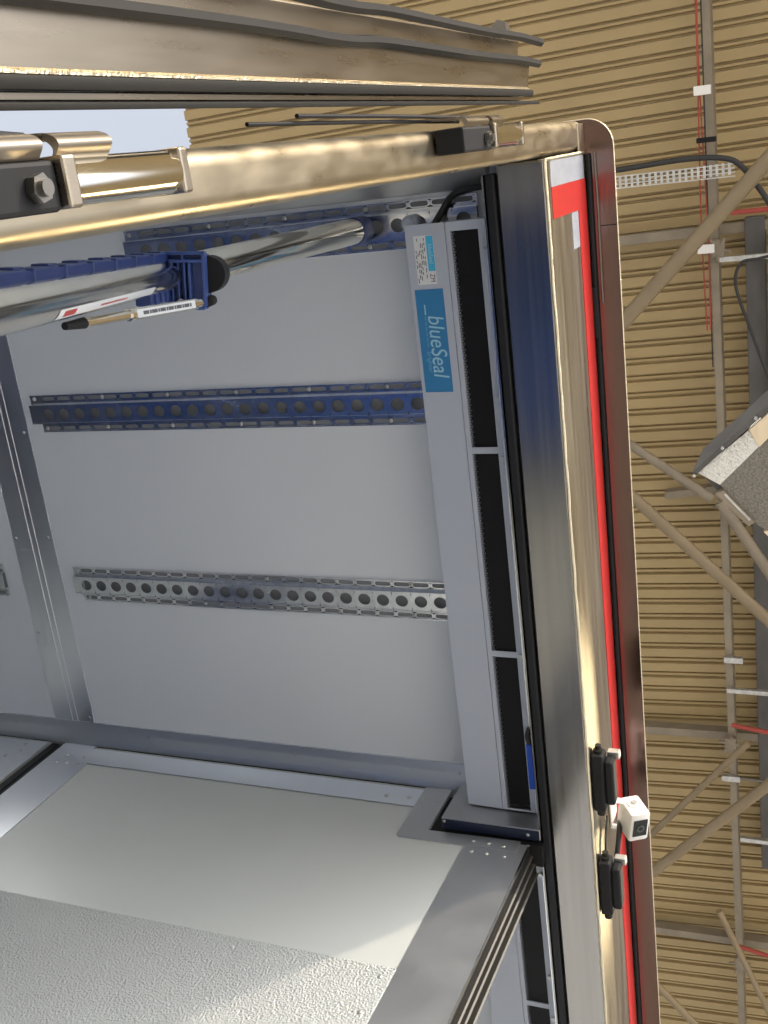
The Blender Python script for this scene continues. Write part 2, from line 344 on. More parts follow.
# ------------------------------------------------------------------ cargo rails on the ceiling
def cargo_rail(xc, ya, yb, label, grp='cargo rails screwed along the truck ceiling'):
    t = thing('cargo_rail', label, 'cargo rail', (xc, (ya + yb) / 2, CE), grp)
    n = int((yb - ya - .01) / .0425); p = .0425
    b = MB(); b.holed(xc - .0205, xc + .0195, ya + .004, n, p, .0126, .0138, CE - .0135, CE - .0115, lead=.004, tail=max(.001, yb - ya - .004 - n * p))
    for s_ in (-1, 1):
        xa, xb = sorted((xc + s_ * .0195, xc + s_ * .0215)); b.box(xa, xb, ya, yb, CE - .015, CE)
    web = b.build('perforated_web', M['rail'], t)
    b = MB(); b.box(xc - .040, xc + .040, ya + .001, yb - .022, CE - .0022, CE - .0006); b.build('backing_plate', M['rail_back'], t)
    for s_ in (-1, 1):
        xa, xb = sorted((xc + s_ * .027, xc + s_ * .041)); off = .020 if s_ > 0 else 0
        b = MB(); b.holed(xa, xb, ya + .004, n, p, .0045, .0170, CE - .0045, CE - .0025, lead=.004, tail=max(.001, yb - off - ya - .004 - n * p), power=5)
        xa, xb = sorted((xc + s_ * .0215, xc + s_ * .027)); b.box(xa, xb, ya, yb - off, CE - .0045, CE - .001)
        xa, xb = sorted((xc + s_ * .0405, xc + s_ * .0425)); b.box(xa, xb, ya, yb - off, CE - .0065, CE)
        fl = b.build('slotted_flange', M['rail'], t)
        ys = [ya + .004 + p * k for k in range(1, n, 4)] + [yb - .012 - off]
        b = MB(); bmesh.ops.create_uvsphere(b.bm, u_segments=12, v_segments=8, radius=.0045); b.bm.transform(Matrix.Diagonal((1, 1, .6, 1)))
        f = b.build('screw', M['alu_dull'], fl, True, loc=(xc + s_ * .034, ys[0], CE - .005))
        scatter_copies(f, [(xc + s_ * .034, y, CE - .005) for y in ys[1:]], fl)
    return t
cargo_rail(.1135, .625, 1.384, 'perforated metal ceiling rail nearest the hinged post, behind the load bars')
cargo_rail(.4465, .625, 1.722, 'perforated metal ceiling rail reflecting blue, level with the blue air curtain sticker')
cargo_rail(.8620, .625, 1.708, 'silvery perforated ceiling rail nearest the white partition')
cargo_rail(.8620, 1.925, 3.1, 'perforated ceiling rail beyond the joint strip, only its end in view at the left edge')

# ------------------------------------------------------------------ air curtains
def air_curtain(x0, x1, label, stickers):
    t = thing('air_curtain', label, 'air curtain', ((x0 + x1) / 2, .65, CE), 'air curtains under the header')
    b = MB(); b.prism([(.730, 1.803), (.652, 1.800), (.652, 1.806), (.645, 1.806), (.645, 1.86), (.597, 1.86), (.597, 1.800), (.578, 1.800), (.578, CE - .001), (.730, CE - .001)], 'x', x0 + .004, x1 - .001)
    b.build('housing', M['curtain'], t)
    b = MB()
    b.prism([(.730, 1.8028), (.656, 1.7998), (.656, 1.798), (.7305, 1.801)], 'x', x0, x1)        # lower cover
    b.build('cover_panel', M['curtain'], t)
    # grille frame: two rails and crossbars
    b = MB(); b.box(x0, x1, .6455, .6545, 1.7975, 1.8005, .0006); b.box(x0, x1, .578, .5965, 1.7975, 1.8005, .0006)
    L = (x1 - x0); bars = [x0, x0 + .016]; cuts = [x0 + .402 * L / 1.17, x0 + .812 * L / 1.17]
    for c in cuts: bars += [c, c + .012]
    bars += [x1 - .004, x1]
    for i in range(0, len(bars), 2): b.box(bars[i], bars[i + 1], .5960, .6460, 1.7975, 1.8005, .0006)
    b.build('grille_frame', M['curtain'], t)
    for i in range(1, len(bars) - 1, 2):
        xa, xb = bars[i], bars[i + 1]; b = MB(); r = .0029; dx = r * 1.5 * 1.15; dy = r * math.sqrt(3) * 1.15; nx = int((xb - xa) / dx); ny = int(.049 / dy) + 1
        for a in range(nx + 1):          # honeycomb cells: hexagonal rims
            for c in range(ny):
                cx = xa + a * dx; cy = .5975 + c * dy + (dy / 2 if a % 2 else 0)
                if cy > .6455: continue
                O = []; I = []
                for k in range(6):
                    an = math.pi / 3 * k; O.append(b.bm.verts.new((cx + r * 1.15 * math.cos(an), cy + r * 1.15 * math.sin(an), 1.8015))); I.append(b.bm.verts.new((cx + r * .82 * math.cos(an), cy + r * .82 * math.sin(an), 1.8015)))
                for k in range(6): b.bm.faces.new((O[k], I[k], I[(k + 1) % 6], O[(k + 1) % 6]))
        b.build('honeycomb_grille', M['mesh'], t)
    b = MB(); b.box(x0 + .01, x1 - .006, .598, .644, 1.812, 1.815); b.build('outlet_duct', M['black'], t)
    # slim front rail with clips
    b = MB(); b.box(x0 + .05, x1 - .002, .5765, .5835, 1.790, 1.7972, .001); fr = b.build('front_rail', M['alu'], t)
    for k, cx in enumerate((x0 + .052, x0 + .310, x0 + .42, x0 + .812 * L / 1.17 + .006)):
        b = MB(); b.tube([(cx, .588, 1.7972), (cx, .588, 1.792)], .0045, 12); b.build('screw', M['alu_dull'], t, True)
    if stickers:
        ax, ay, az = Vector((1, 0, 0)), Vector((0, -1, 0)), Vector((0, 0, -1))
        sl = math.atan2(.003, .0745); ay = Vector((0, -math.cos(sl), -math.sin(sl))); az = ax.cross(ay)
        def S(x, y): return (x, y, 1.798 + (y - .656) * (.003 / .0745) - .0006)
        def pl(nm, m, xa, xb, ya, yb, lift=0):
            c = Vector(S((xa + xb) / 2, (ya + yb) / 2)) + az * lift
            b = MB(); b.obox(c, ax, ay, az, (xb - xa) / 2, (yb - ya) / 2, .0004); return b.build(nm, m, t)
        pl('brand_sticker', M['sticker_blue'], .221, .405, .670, .7235)
        o = text_mesh('lettering', '_blueSeal', .0425, M['ink'], t, Vector(S(.313, .6905)) + az * .0007, ax, ay, az, .0002, .18, .80)
        o = text_mesh('lettering', 'brighter', .0120, M['ink_faint'], t, Vector(S(.350, .7085)) + az * .0007, ax, ay, az, .0002, .1, 1.0)
        b = MB()
        for k in range(7): b.obox(Vector(S(.262 + k * .0095, .7085)) + az * .0006, ax, ay, az, .0034, .0008, .0001)
        b.build('faint_small_print', M['ink_faint'], t)
        pl('rating_label', M['paper'], .129, .2125, .679, .7155)
        pl('label_panel', M['sticker_cyan'], .130, .190, .6795, .6925, .0003)
        text_mesh('lettering', 'blueSeal', .011, M['ink'], t, Vector(S(.160, .6860)) + az * .0008, ax, ay, az, .0001, .15, .95)
        text_mesh('lettering', 'ZM', .0130, M['print'], t, Vector(S(.202, .6865)) + az * .0008, ax, ay, az, .0001, 0, .8)
        random.seed(3); b = MB()
        for row, y in enumerate((.6965, .6998, .7030, .7062, .7094, .7126)):
            x_ = .133
            while x_ < .205:
                ln = random.uniform(.003, .009)
                if random.random() < .72: b.obox(Vector(S(x_ + ln / 2, y)) + az * .0005, ax, ay, az, ln / 2, .0007, .0002)
                x_ += ln + .003
        b.build('label_print', M['print'], t)
    return t
ac = air_curtain(.110, 1.272, 'pale grey air curtain with blue branded sticker and three black grilles', True)
air_curtain(1.365, 2.49, 'pale grey air curtain past the partition edge, seen at the bottom of the view', False)
b = MB(); b.box(1.108, 1.207, .5785, .5900, 1.782, 1.788, .001); lone(b, 'cable_tag', mat('bright_blue_tag', (.01, .08, .55), .35), 'bright blue plastic strip clipped beside the air curtain grille near the bracket', 'tag')
b = MB(); b.tube(smoothpath([(1.075, .582, 1.789), (1.088, .585, 1.784), (1.104, .583, 1.785)], 6), .0058, 10); lone(b, 'rubber_grommet', M['cable'], 'small black grommet just above the bright blue strip', 'grommet', smooth=True)
# power cable from the curtain end to the wall
b = MB(); b.tube(smoothpath([(.128, .702, 1.845), (.118, .698, 1.86), (.098, .688, 1.878), (.073, .668, 1.884), (.064, .64, 1.880), (.060, .60, 1.868), (.058, .575, 1.85)], 8), .0062, 12)
lone(b, 'power_cable', M['cable'], 'thick black cable looping from the left end of the air curtain to the wall', 'cable', smooth=True)
b = MB(); b.tube([(.1125, .748, CE - .004), (.1125, .748, CE - .030)], .016, 20); b.tube([(.1125, .748, CE - .030), (.1125, .748, CE - .036)], [.016, .010], 20)
lone(b, 'cable_gland', M['curtain'], 'small round grey plug in the ceiling beside the curtain corner', 'plug', smooth=True)
# bracket closing the notch of the partition: light face, navy underside
br = thing('curtain_bracket', 'grey metal box bracket closing the right end of the stickered air curtain', 'bracket', (1.29, .67, CE))
b = MB(); b.box(1.276, 1.300, .566, .772, 1.748, CE - .021, .0015); b.build('bracket_box', M['alu_dull'], br)
b = MB(); b.box(1.304, 1.350, .56, .796, 1.7335, 1.862); b.build('notch_gap_shade', M['black'], br)  # black box put in as the shade inside the notch opening
b = MB(); b.box(1.278, 1.300, .567, .770, 1.7455, 1.7478, .0006); b.build('bracket_underside', M['navy_under'], br)  # thin navy sheet colouring the underside of the box
screw_z('screw', M['galv'], br, [(1.288, .590, 1.745), (1.282, .7655, 1.745)], .0035)

# LED lamps on the ceiling further inside, beyond the left edge of the view
for (ya, lab) in ((2.11, 'white LED ceiling lamp inside the truck, first beyond the joint strip'), (4.3, 'white LED ceiling lamp deepest inside the truck')):
    t = thing('ceiling_lamp', lab, 'lamp', (.5, ya, CE), 'LED lamps on the truck ceiling')
    b = MB(); b.box(.20, .79, ya, ya + .12, CE - .025, CE - .001, .004); b.build('lamp_housing', M['white'], t)
    b = MB(); b.box(.22, .77, ya + .015, ya + .105, CE - .030, CE - .0255, .001); b.build('lamp_diffuser', M['led'], t)
# ------------------------------------------------------------------ partition leaves
XP = 1.302
def leaf(y0, y1, notch, label):
    t = thing('partition_panel', label, 'partition', (XP + .02, (y0 + y1) / 2, -.48), 'insulated partition leaves dividing the truck lengthwise')
    T = 1.880; th = .0025
    def strip(nm, poly, m=M['alu_dull'], off=0):
        b = MB(); b.prism(poly, 'x', XP - off - th, XP - off); return b.build(nm, m, t)
    if notch:
        core = [(y0 + .013, -.48), (y1, -.48), (y1, T), (.797, T), (.797, 1.732), (y0 + .013, 1.732)]
    else: core = [(y0, -.48), (y1, -.48), (y1, T), (y0, T)]
    b = MB(); b.prism(core, 'x', XP + .0005, XP + .055); b.build('insulated_core', M['panel'], t)
    ye = y1 - .127
    strip('stile', [(ye, -.48), (y1, -.48), (y1, T), (ye + .030, T), (ye + .030, T - .055), (ye, 1.803)] if notch else [(ye, -.48), (y1, -.48), (y1, T), (ye, T)], M['alu'])
    yr = .857 if notch else y0 + .05
    strip('top_rail', [(yr, T - .075), (ye + .028, T - .075), (ye + .066, T - .048), (ye + .066, T - .012), (yr, T - .012)], M['alu'], .0006)
    if notch:
        strip('notch_strip', [(.797, 1.732), (.797, T), (.857, T), (.857, 1.706), (.850, 1.699), (.797, 1.699)], off=.001)
        strip('notch_strip', [(.603, 1.736), (.797, 1.731), (.797, 1.699), (.603, 1.701)], off=.0012)
        strip('stile', [(y0, -.48), (.710, -.48), (.710, 1.700), (y0 , 1.730)], M['alu_dull'])
        rivet_x('rivet', M['galv'], t, [(XP - .0036, y, z) for y, z in ((.930, 1.830), (.878, 1.833), (.847, 1.833), (.813, 1.834), (.695, 1.717), (.663, 1.717), (.632, 1.714), (.689, 1.685), (.658, 1.684), (.622, 1.683), (1.795, 1.829), (1.741, 1.828), (1.803, 1.795), (1.772, 1.796), (1.736, 1.794))], .0050)
        b = MB(); b.box(XP - .004, XP - .0002, .7105, ye - .0005, -.40, 1.345, .0015); kp = b.build('textured_kick_plate', M['stucco'], t)
        rivet_x('rivet', M['alu_dull'], kp, [(XP - .0045, y, z) for y, z in ((.730, 1.319), (.731, 1.237), (.731, 1.15), (1.02, 1.319), (.80, 1.237 - .12))], .0042)
        b = MB(); b.prism([(.7105, 1.345), (ye - .0005, 1.345), (ye - .0005, 1.803), (.855, 1.803), (.855, 1.702), (.7105, 1.702)], 'x', XP - .0006, XP); b.build('smooth_panel', M['panel'], t)
        # rear edge: aluminium carrier with two bulb seals
        b = MB(); b.box(XP + .001, XP + .060, y0 + .0005, y0 + .0125, -.48, 1.732); b.build('edge_carrier', M['rubber'], t)
        for xx, yo in ((XP + .018, .010), (XP + .036, .013), (XP + .056, .018)):
            b = MB(); b.prism([(xx - .0015, y0 + .012), (xx - .003, y0 - yo + .003), (xx - .001, y0 - yo), (xx + .0025, y0 - yo + .003), (xx + .0015, y0 + .012)], 'z', -.47, 1.722); b.build('lip_seal', M['fin'], t)
        b = MB(); b.box(XP - .003, XP - .0005, y0 - .003, y0 + .0008, -.48, 1.728); b.build('bright_edge', M['chrome'], t)
    else:
        strip('top_rail', [(y0 - .0, T - .07), (y0 + .06, T - .07), (y0 + .06, T - .01), (y0, T - .01)], M['alu'], .0012)
        strip('stile', [(y0, -.48), (y0 + .12, -.48), (y0 + .12, T - .012), (y0, T - .012)], M['alu'], .0003)
        rivet_x('rivet', M['galv'], t, [(XP - .0048, y, z) for y, z in ((1.932, 1.820), (1.945, 1.850), (1.96, 1.79), (1.99, 1.79))], .0048)
    b = MB(); b.box(XP + .002, XP + .05, y1 + .0, y1 + .018, -.48, T, .004)
    b.box(XP + .002, XP + .05, y1 + .020, y1 + .045, -.48, T, .004) if notch else None
    b.build('edge_seal', M['rubber'], t)
    b = MB(); b.box(XP - .0005, XP + .050, (.80 if notch else y0), y1, T, CE - .0195, .002); b.build('top_seal', M['rubber'], t)
    return t
leaf(.585, 1.842, True, 'white partition panel with notched corner and textured lower half, facing the camera')
leaf(1.888, 3.30, False, 'next partition panel beyond the black rubber joint, at the left edge')

# ------------------------------------------------------------------ load bars and their clamp
lb = thing('load_bar', 'steel load bar reaching up into the ceiling rail with blue end cap', 'load bar', (.1, .96, -.5), 'steel load bars inside the rear post')
A0, A1 = Vector((.104, .945, -.49)), Vector((.1125, .838, 1.872)); da = (A1 - A0).normalized()
b = MB(); b.tube([A0, A1 - da * .045], .0230, 32); b.build('tube', M['chrome'], lb, True)
b = MB(); b.tube([A1 - da * .045, A1 - da * .008, A1], [.0245, .0245, .020], 28); b.build('end_cap', M['blue'], lb, True)
B0r, B1 = Vector((.052, .474, .31)), Vector((.105, .824, 1.201)); db = (B1 - B0r).normalized()
bb = thing('load_bar', 'bright steel load bar in front, red-marked label near its low end', 'load bar', B0r, 'steel load bars inside the rear post')
b = MB(); b.tube([B0r, B1], .0196, 36); b.build('tube', M['chrome'], bb, True)
# label wrapped on the tube
def on_axis(o, d, x): return o + d * x
side = db.cross(Vector((0, 0, 1))).normalized()
def wrap(a0, a1, s0, s1, r, n=10):
    b = MB(); up = db.cross(side); rows = []
    for i in range(n + 1):
        a = math.radians(a0 + (a1 - a0) * i / n); v = side * math.cos(a) + up * math.sin(a)
        rows.append([b.bm.verts.new(B0r + db * s + v * r) for s in (s0, s1)])
    for p, q in zip(rows, rows[1:]): b.bm.faces.new((p[0], p[1], q[1], q[0]))
    return b
viewv = (Vector((0, 0, 0)) - (B0r + db * .55)).normalized(); up = db.cross(side)
ang = math.degrees(math.atan2(viewv.dot(up), viewv.dot(side)))
wv = (Dn - db * Dn.dot(db)).normalized(); angd = math.degrees(math.atan2(wv.dot(up), wv.dot(side)))
dirn = 1 if ((angd - ang + 180) % 360 - 180) > 0 else -1
b = wrap(ang + dirn * 32, ang + dirn * 62, .47, .82, .0200); b.build('label', M['paper'], bb, True)
b = wrap(ang + dirn * 38, ang + dirn * 56, .485, .52, .0203, 4); b.build('label_mark', M['red'], bb, True)
b = wrap(ang + dirn * 44, ang + dirn * 50, .60, .70, .0203, 3); b.build('label_mark', M['red'], bb, True)
# blue clamp: ribbed cage round both bars + toothed strip down the first bar
cl = thing('ratchet_clamp', 'dark blue plastic ribbed clamp joining the two load bars', 'clamp', B1)
ca = B1 + db * .004; ax = (wv).normalized()                 # across, image-down
az_ = db; ay_ = az_.cross(ax).normalized()
b = MB(); cc = ca + ax * .004
def cage(t, u0, u1, w0, w1, v0, v1, bev=.001): b.obox(cc + ax * ((u0 + u1) / 2) + ay_ * ((v0 + v1) / 2) + az_ * ((w0 + w1) / 2), ax, ay_, az_, abs(u1 - u0) / 2, abs(v1 - v0) / 2, abs(w1 - w0) / 2, bev)
rt = ay_ if ay_.dot(Rt) > 0 else -ay_                        # towards the right of the view
def cage(t, u0, u1, r0, r1, w0, w1, bev=.0008): t.obox(cc + ax * ((u0 + u1) / 2) + rt * ((r0 + r1) / 2) + az_ * ((w0 + w1) / 2), ax, rt, ax.cross(rt), abs(u1 - u0) / 2, abs(r1 - r0) / 2, abs(w1 - w0) / 2, bev)
sg = 1 if rt == ay_ else -1
# the ribbed end faces down towards the viewer
for (u0, u1, r0, r1) in ((-.034, -.030, -.004, .052), (.036, .040, .006, .050), (-.034, .030, -.004, .000), (-.034, .036, .048, .052), (-.024, -.020, .0, .048), (-.020, .036, .0085, .0105), (-.020, .036, .0165, .0185), (-.020, .036, .0245, .0265), (-.034, -.020, .022, .0245), (-.020, .036, .0305, .0335)):
    cage(b, u0, u1, r0, r1, -.012, .004)
cage(b, -.034, .040, -.004, .052, .004, .010, .003)
b.build('cage', M['cageblue'], cl)
b = MB(); cage(b, -.030, .036, .0, .048, .010, .055, .004); b.build('clamp_core', M['blue'], cl)
b = MB(); c_ = cc + ax * .030 + rt * .020; b.tube([c_ - az_ * .010, c_ - az_ * .014], .0048, 16); b.build('screw', M['chrome'], cl, True)
b = MB(); c_ = cc + rt * .050 - ax * .004; b.tube([c_ + az_ * .012, c_ + az_ * .05], .024, 28); b.build('collar', M['black'], cl, True)
b = MB(); c_ = cc + rt * .052 + ax * .030; b.tube([c_ + az_ * .0, c_ + az_ * .03], .007, 14); b.build('pin', M['lip'], cl, True)
# toothed strip behind the bright bar
b = MB(); o0 = B1 - ax * .021 - rt * .004
for k in range(7):
    c = o0 - db * (.05 + k * .085); b.obox(c - ax * .001, ax, ay_, az_, .007, .010, .034, .002); b.obox(c + db * .043, ax, ay_, az_, .006, .008, .012, .001)
    b.obox(c - ax * .008 + db * .02, ax, ay_, az_, .002, .008, .012, .001)
b.build('toothed_strip', M['blue'], cl)
b = MB(); o1 = B1 + ax * .022 - rt * .004
for k in range(4):
    c = o1 - db * (.012 + k * .03); b.obox(c, ax, ay_, az_, .010, .010, .008, .002)
b.build('lower_rack', M['blue'], cl)
# slim release lever below the bars
h0 = Vector((.1348, .7329, 1.1287)); h1 = Vector((.1165, .7207, .8744)); dl = (h0 - h1).normalized()
b = MB(); b.tube([h0, h0 - dl * .012], .005, 12); b.tube([h0 - dl * .012, h0 - dl * .155], .0068, 16); b.tube([h0 - dl * .155, h1 + dl * .02], .0052, 16)
lv = b.build('release_lever', M['chrome'], cl, True)
b = MB(); b.tube([h1 + dl * .02, h1 - dl * .012], [.0060, .004], 12); b.build('lever_tip', M['black'], lv, True)
nz_ = -(h0 - dl * .08).normalized(); nz_ = (nz_ - dl * nz_.dot(dl)).normalized()
b = MB(); b.obox(h0 - dl * .085 + nz_ * .0062, dl, nz_.cross(dl), nz_, .062, .0045, .0008); b.build('lever_label', M['paper'], lv)
b = MB()
for k in range(18): b.obox(h0 - dl * (.034 + k * .0058) + nz_ * .0071, dl, nz_.cross(dl), nz_, .0018 + .0006 * (k % 3), .0020, .0001)
b.build('illegible_print', M['print'], lv)

# ------------------------------------------------------------------ marker lamps on the header
def marker(xa, label, rot):
    t = thing('marker_lamp', label, 'lamp', (xa + .06, .462, 1.80), 'black lamps on the header face')
    b = MB(); b.box(xa - .004, xa + .118, .438, .4618, 1.772, 1.806, .004, 2); b.build('rubber_base', M['black'], t)
    b = MB(); b.box(xa + .010, xa + .104, .420, .4385, 1.776, 1.808, .005, 2); b.build('lamp_body', M['black'], t)
    b = MB(); b.box(xa + .004, xa + .0075 + .012, .414, .437, 1.806, 1.822, .002); b.build('end_clip', M['galv'], t)
    b = MB(); b.tube([(xa - .010, .450, 1.790), (xa - .004, .450, 1.790)], .009, 12); b.tube([(xa - .018, .450, 1.792), (xa - .010, .450, 1.792)], .006, 12); b.build('gland', M['lip'], t, True)
    b = MB(); b.tube([(xa + .118, .450, 1.785), (xa + .130, .450, 1.785)], .008, 12); b.build('gland', M['lip'], t, True)
    b = MB(); b.tube(smoothpath([(xa + .108, .43, 1.80), (xa + .116, .43, 1.812), (xa + .112, .44, 1.824), (xa + .10, .455, 1.826)], 6), .0035, 8); b.build('wire', M['black'], t, True)
    return t
marker(1.115, 'black marker lamp on the header just left of the white camera', 0)
marker(1.355, 'black marker lamp with pale end clip on the header just right of the camera', 0)
# rear-view camera
dc = Vector((.139, -.587, -.795)).normalized(); cx_ = Vector((1.084, .17, .064)); cx_ = (cx_ - dc * cx_.dot(dc)).normalized(); cy_ = dc.cross(cx_).normalized()
FC = Vector((1.325, .395, 1.868))
rc = thing('reversing_camera', 'small white box camera on the header with square dark lens window', 'camera', FC - dc * .03)
b = MB(); b.obox(FC - dc * .030, cx_, cy_, dc, .034, .0215, .030, .006); b.build('housing', M['white'], rc, True)
b = MB(); b.obox(FC + dc * .0008, cx_, cy_, dc, .0195, .0150, .0012, .0005); b.build('lens_window', M['lens'], rc)
b = MB(); b.tube([FC + dc * .002, FC + dc * .0035], .0085, 24); b.build('lens', M['lens_ring'], rc, True)
b = MB(); b.tube([FC + dc * .0034, FC + dc * .0042], .0045, 20); b.build('lens_glass', M['lens'], rc, True)
for s_ in (-1, 1):
    c = FC - dc * .034 + cx_ * s_ * .033; b = MB(); b.tube([c, c + cx_ * s_ * .003], .014, 20); b.build('pivot_disc', M['white'], rc, True)
    b = MB(); b.tube([c + cx_ * s_ * .003, c + cx_ * s_ * .007], .006, 6); b.build('screw', M['galv'], rc)
    arm_end = Vector((c.x, .460, c.z + .005)); b = MB(); m_ = (c + arm_end) / 2; dd = (arm_end - c).normalized(); xx = cx_; yy = dd.cross(xx).normalized(); xx = yy.cross(dd)
    b.obox(m_ + cx_ * s_ * .001, xx, yy, dd, .0015, .009, (arm_end - c).length / 2, .0008); b.build('arm', M['white'], rc)
b = MB(); b.box(1.255, 1.350, .4585, .4618, 1.895, 1.950, .001); b.build('mounting_plate', M['white'], rc)
b = MB(); b.tube(smoothpath([FC - dc * .058 + cx_ * .01, FC - dc * .066 + cx_ * .02 + Vector((0, .006, -.01)), (1.345, .438, 1.87), (1.385, .440, 1.845), (1.42, .445, 1.83), (1.435, .455, 1.82)], 8), .0055, 12)
lone(b, 'camera_cable', M['cable'], 'black cable curving from the white camera to the lamp below it', 'cable', smooth=True)
b = MB(); b.tube(smoothpath([(1.30, .458, 1.86), (1.335, .457, 1.832), (1.37, .457, 1.822), (1.395, .458, 1.812)], 8), .0022, 8)
lone(b, 'thin_wire', M['cable'], 'thin dark wire on the header between the two black lamps', 'wire', smooth=True)

# ------------------------------------------------------------------ unseen blue boxes, added so the header and rails mirror blue
def tote(x, y, z, label):
    t = thing('unseen_blue_box', label, 'tote box', (x, y, z), 'unseen blue boxes added for reflections in the steel')
    b = MB(); b.box(x - .40, x + .40, y - .28, y - .26, z, z + .5); b.box(x - .40, x + .40, y + .26, y + .28, z, z + .5); b.box(x - .40, x - .38, y - .26, y + .26, z, z + .5); b.box(x + .38, x + .40, y - .26, y + .26, z, z + .5); b.build('wall', M['tarp'], t)
    b = MB(); b.box(x - .42, x + .42, y - .30, y + .30, z + .50, z + .53, .006); b.build('lid', M['tarp'], t)
    return t
for i, y in enumerate((1.06, 1.69, 2.32, 2.95)):
    tote(.58, y, -.5, ('unseen blue lidded box added for its reflection, nearest the door opening', 'second unseen blue box added for its reflection', 'third unseen blue box added for its reflection', 'unseen blue box added for its reflection, deepest inside the truck')[i])

# ------------------------------------------------------------------ canopy steelwork
def P7(x, y, z=10.0, f=7.0): k = z / f; return Vector((x * k, y * k, z))
def bar(name, p, q, wd, dp, m, label, cat, grp=None):
    p, q = Vector(p), Vector(q); dd = (q - p).normalized(); up_ = Vector((0, 0, 1)); xx = dd.cross(up_).normalized(); yy = xx.cross(dd)
    b = MB(); b.obox((p + q) / 2, xx, yy, dd, wd / 2, dp / 2, (q - p).length / 2, .006); return lone(b, name, m, label, cat, grp)
def rod(name, p, q, r, m, label, cat, grp=None):
    b = MB(); b.tube([p, q], r, 16); return lone(b, name, m, label, cat, grp, smooth=True)
zP = 9.72; kP = zP / 7
bar('roof_purlin', (-.68 * kP - 4, .862 * kP, zP), (7.6 * kP, .765 * kP, zP), .066, .18, M['purlin'], 'long tan steel purlin crossing the corrugated roof', 'purlin', None)
# members running along the ribs
for (x7, lab) in ((.66, 'tan roof rafter under the corrugated sheet nearest the rounded corner of the truck'), (4.16, 'tan roof rafter beside the red pipe, level with the camera'), (5.93, 'tan roof rafter at the lower right corner of the view')):
    bar('roof_rafter', (x7 * kP + .02, 3.0, zP + .13), (x7 * kP - .05, .30, zP + .13), .085, .12, M['purlin'], lab, 'rafter', 'rafters under the canopy roof')
bar('roof_rafter', (2.35 * kP, 1.20 * kP, zP + .13), (2.22 * kP, .30, zP + .13), .07, .12, M['purlin'], 'short tan roof rafter partly behind the foil-faced box', 'rafter', 'rafters under the canopy roof')
zb = 8.9; kb = zb / 6.5
B6 = lambda x, y, z=zb: Vector((x * z / 6.5, y * z / 6.5, z))
def brace(p, q, r, label, ex=.5, dz=0):
    p, q = B6(*p), B6(*q); d_ = (q - p).normalized(); p -= d_ * ex; q += d_ * ex; q.z += dz
    rod('roof_brace', p, q, r, M['tubepaint'], label, 'brace', 'diagonal tube braces of the canopy roof')
brace((.242, .48), (1.064, 1.294), .062, 'thick diagonal roof tube near the upper right corner of the view', 1.2)
brace((2.175, 1.302), (2.972, .511), .052, 'diagonal roof tube running down right below the foil-faced box', 1.0)
rod('roof_brace', (2.40, 2.20, 9.35), (3.173, 1.20, 9.45), .042, M['purlin'], 'dark thin roof tube running from the truck edge to the joint behind the foil-faced box', 'brace', 'diagonal tube braces of the canopy roof')
rod('roof_brace', (3.20, 1.13, 9.45), (4.10, .55, 9.35), .050, M['purlin'], 'dark roof tube leaving the joint under the foil-faced box towards the right edge', 'brace', 'diagonal tube braces of the canopy roof')
brace((4.153, .524), (4.944, 1.286), .050, 'diagonal roof tube ending above the white camera', 1.0)
brace((4.752, 1.381, 9.2), (3.99, .755, 9.2), .032, 'thin diagonal roof tube meeting the joint with the red pipe', .25)
brace((5.986, 1.28), (6.24, 1.053), .036, 'diagonal roof tube at the bottom right corner', .7)
brace((5.60, .70, 9.2), (5.987, .545, 9.2), .030, 'thin roof tube leaving the lowest truss joint', .6)
for i, (x7, y7) in enumerate(((.735, .80), (2.33, .80), (4.12, .80), (5.98, .77))):
    c = Vector((x7 * kP, y7 * kP, zP - .12)); b = MB(); b.obox(c, Vector((1, 0, 0)), Vector((0, 1, 0)), Vector((0, 0, 1)), .075, .055, .03, .01)
    for k in range(5):
        a = k * 1.25 + i; e = Vector((math.cos(a), math.sin(a), -.4)); b.tube([c, c + e * .11], .014, 8)
    lone(b, 'truss_joint', M['purlin'], ('bolted roof joint crossed by the thick upper tube', 'bolted roof joint behind the foil-faced box', 'bolted roof joint where the red pipe starts', 'lowest bolted roof joint in the view')[i], 'joint', 'bolted joints of the canopy truss')
# red sprinkler pipes and wires
k68 = 9.5 / 6.8
rod('sprinkler_pipe', Vector((4.02 * 9.5 / 7, .80 * 9.5 / 7, 9.5)), Vector((4.10 * 9.5 / 7, .30, 9.5)), .022, M['redpipe'], 'dark red pipe beside the middle roof joint', 'pipe', 'red pipes under the canopy roof')
rod('sprinkler_pipe', Vector((.54 * 9.5 / 7, .76 * 9.5 / 7, 9.5)), Vector((.54 * 9.5 / 7, .25, 9.5)), .020, M['redpipe'], 'red pipe at the right edge under the thick diagonal tube', 'pipe', 'red pipes under the canopy roof')
rod('sprinkler_pipe', Vector((5.90 * 9.5 / 7, .80 * 9.5 / 7, 9.5)), Vector((6.02 * 9.5 / 7, .30, 9.5)), .022, M['redpipe'], 'red pipe at the lowest roof joint', 'pipe', 'red pipes under the canopy roof')
for dx, lab in ((0, 'red alarm wire running along the purlin, left strand'), (.028, 'red alarm wire running along the purlin, right strand')):
    pts = [Vector((x_, .875 * k68 - dx - (x_ * .010), 9.5 + .01 * math.sin(x_ * 3 + dx * 40))) + Vector((0, .012 * math.sin(x_ * 2.1 + dx * 90), 0)) for x_ in [-3 + .12 * i for i in range(40)]]
    b = MB(); b.tube(pts, .006, 6); lone(b, 'alarm_wire', M['redpipe'], lab, 'wire', 'red alarm wires on the purlin', True)
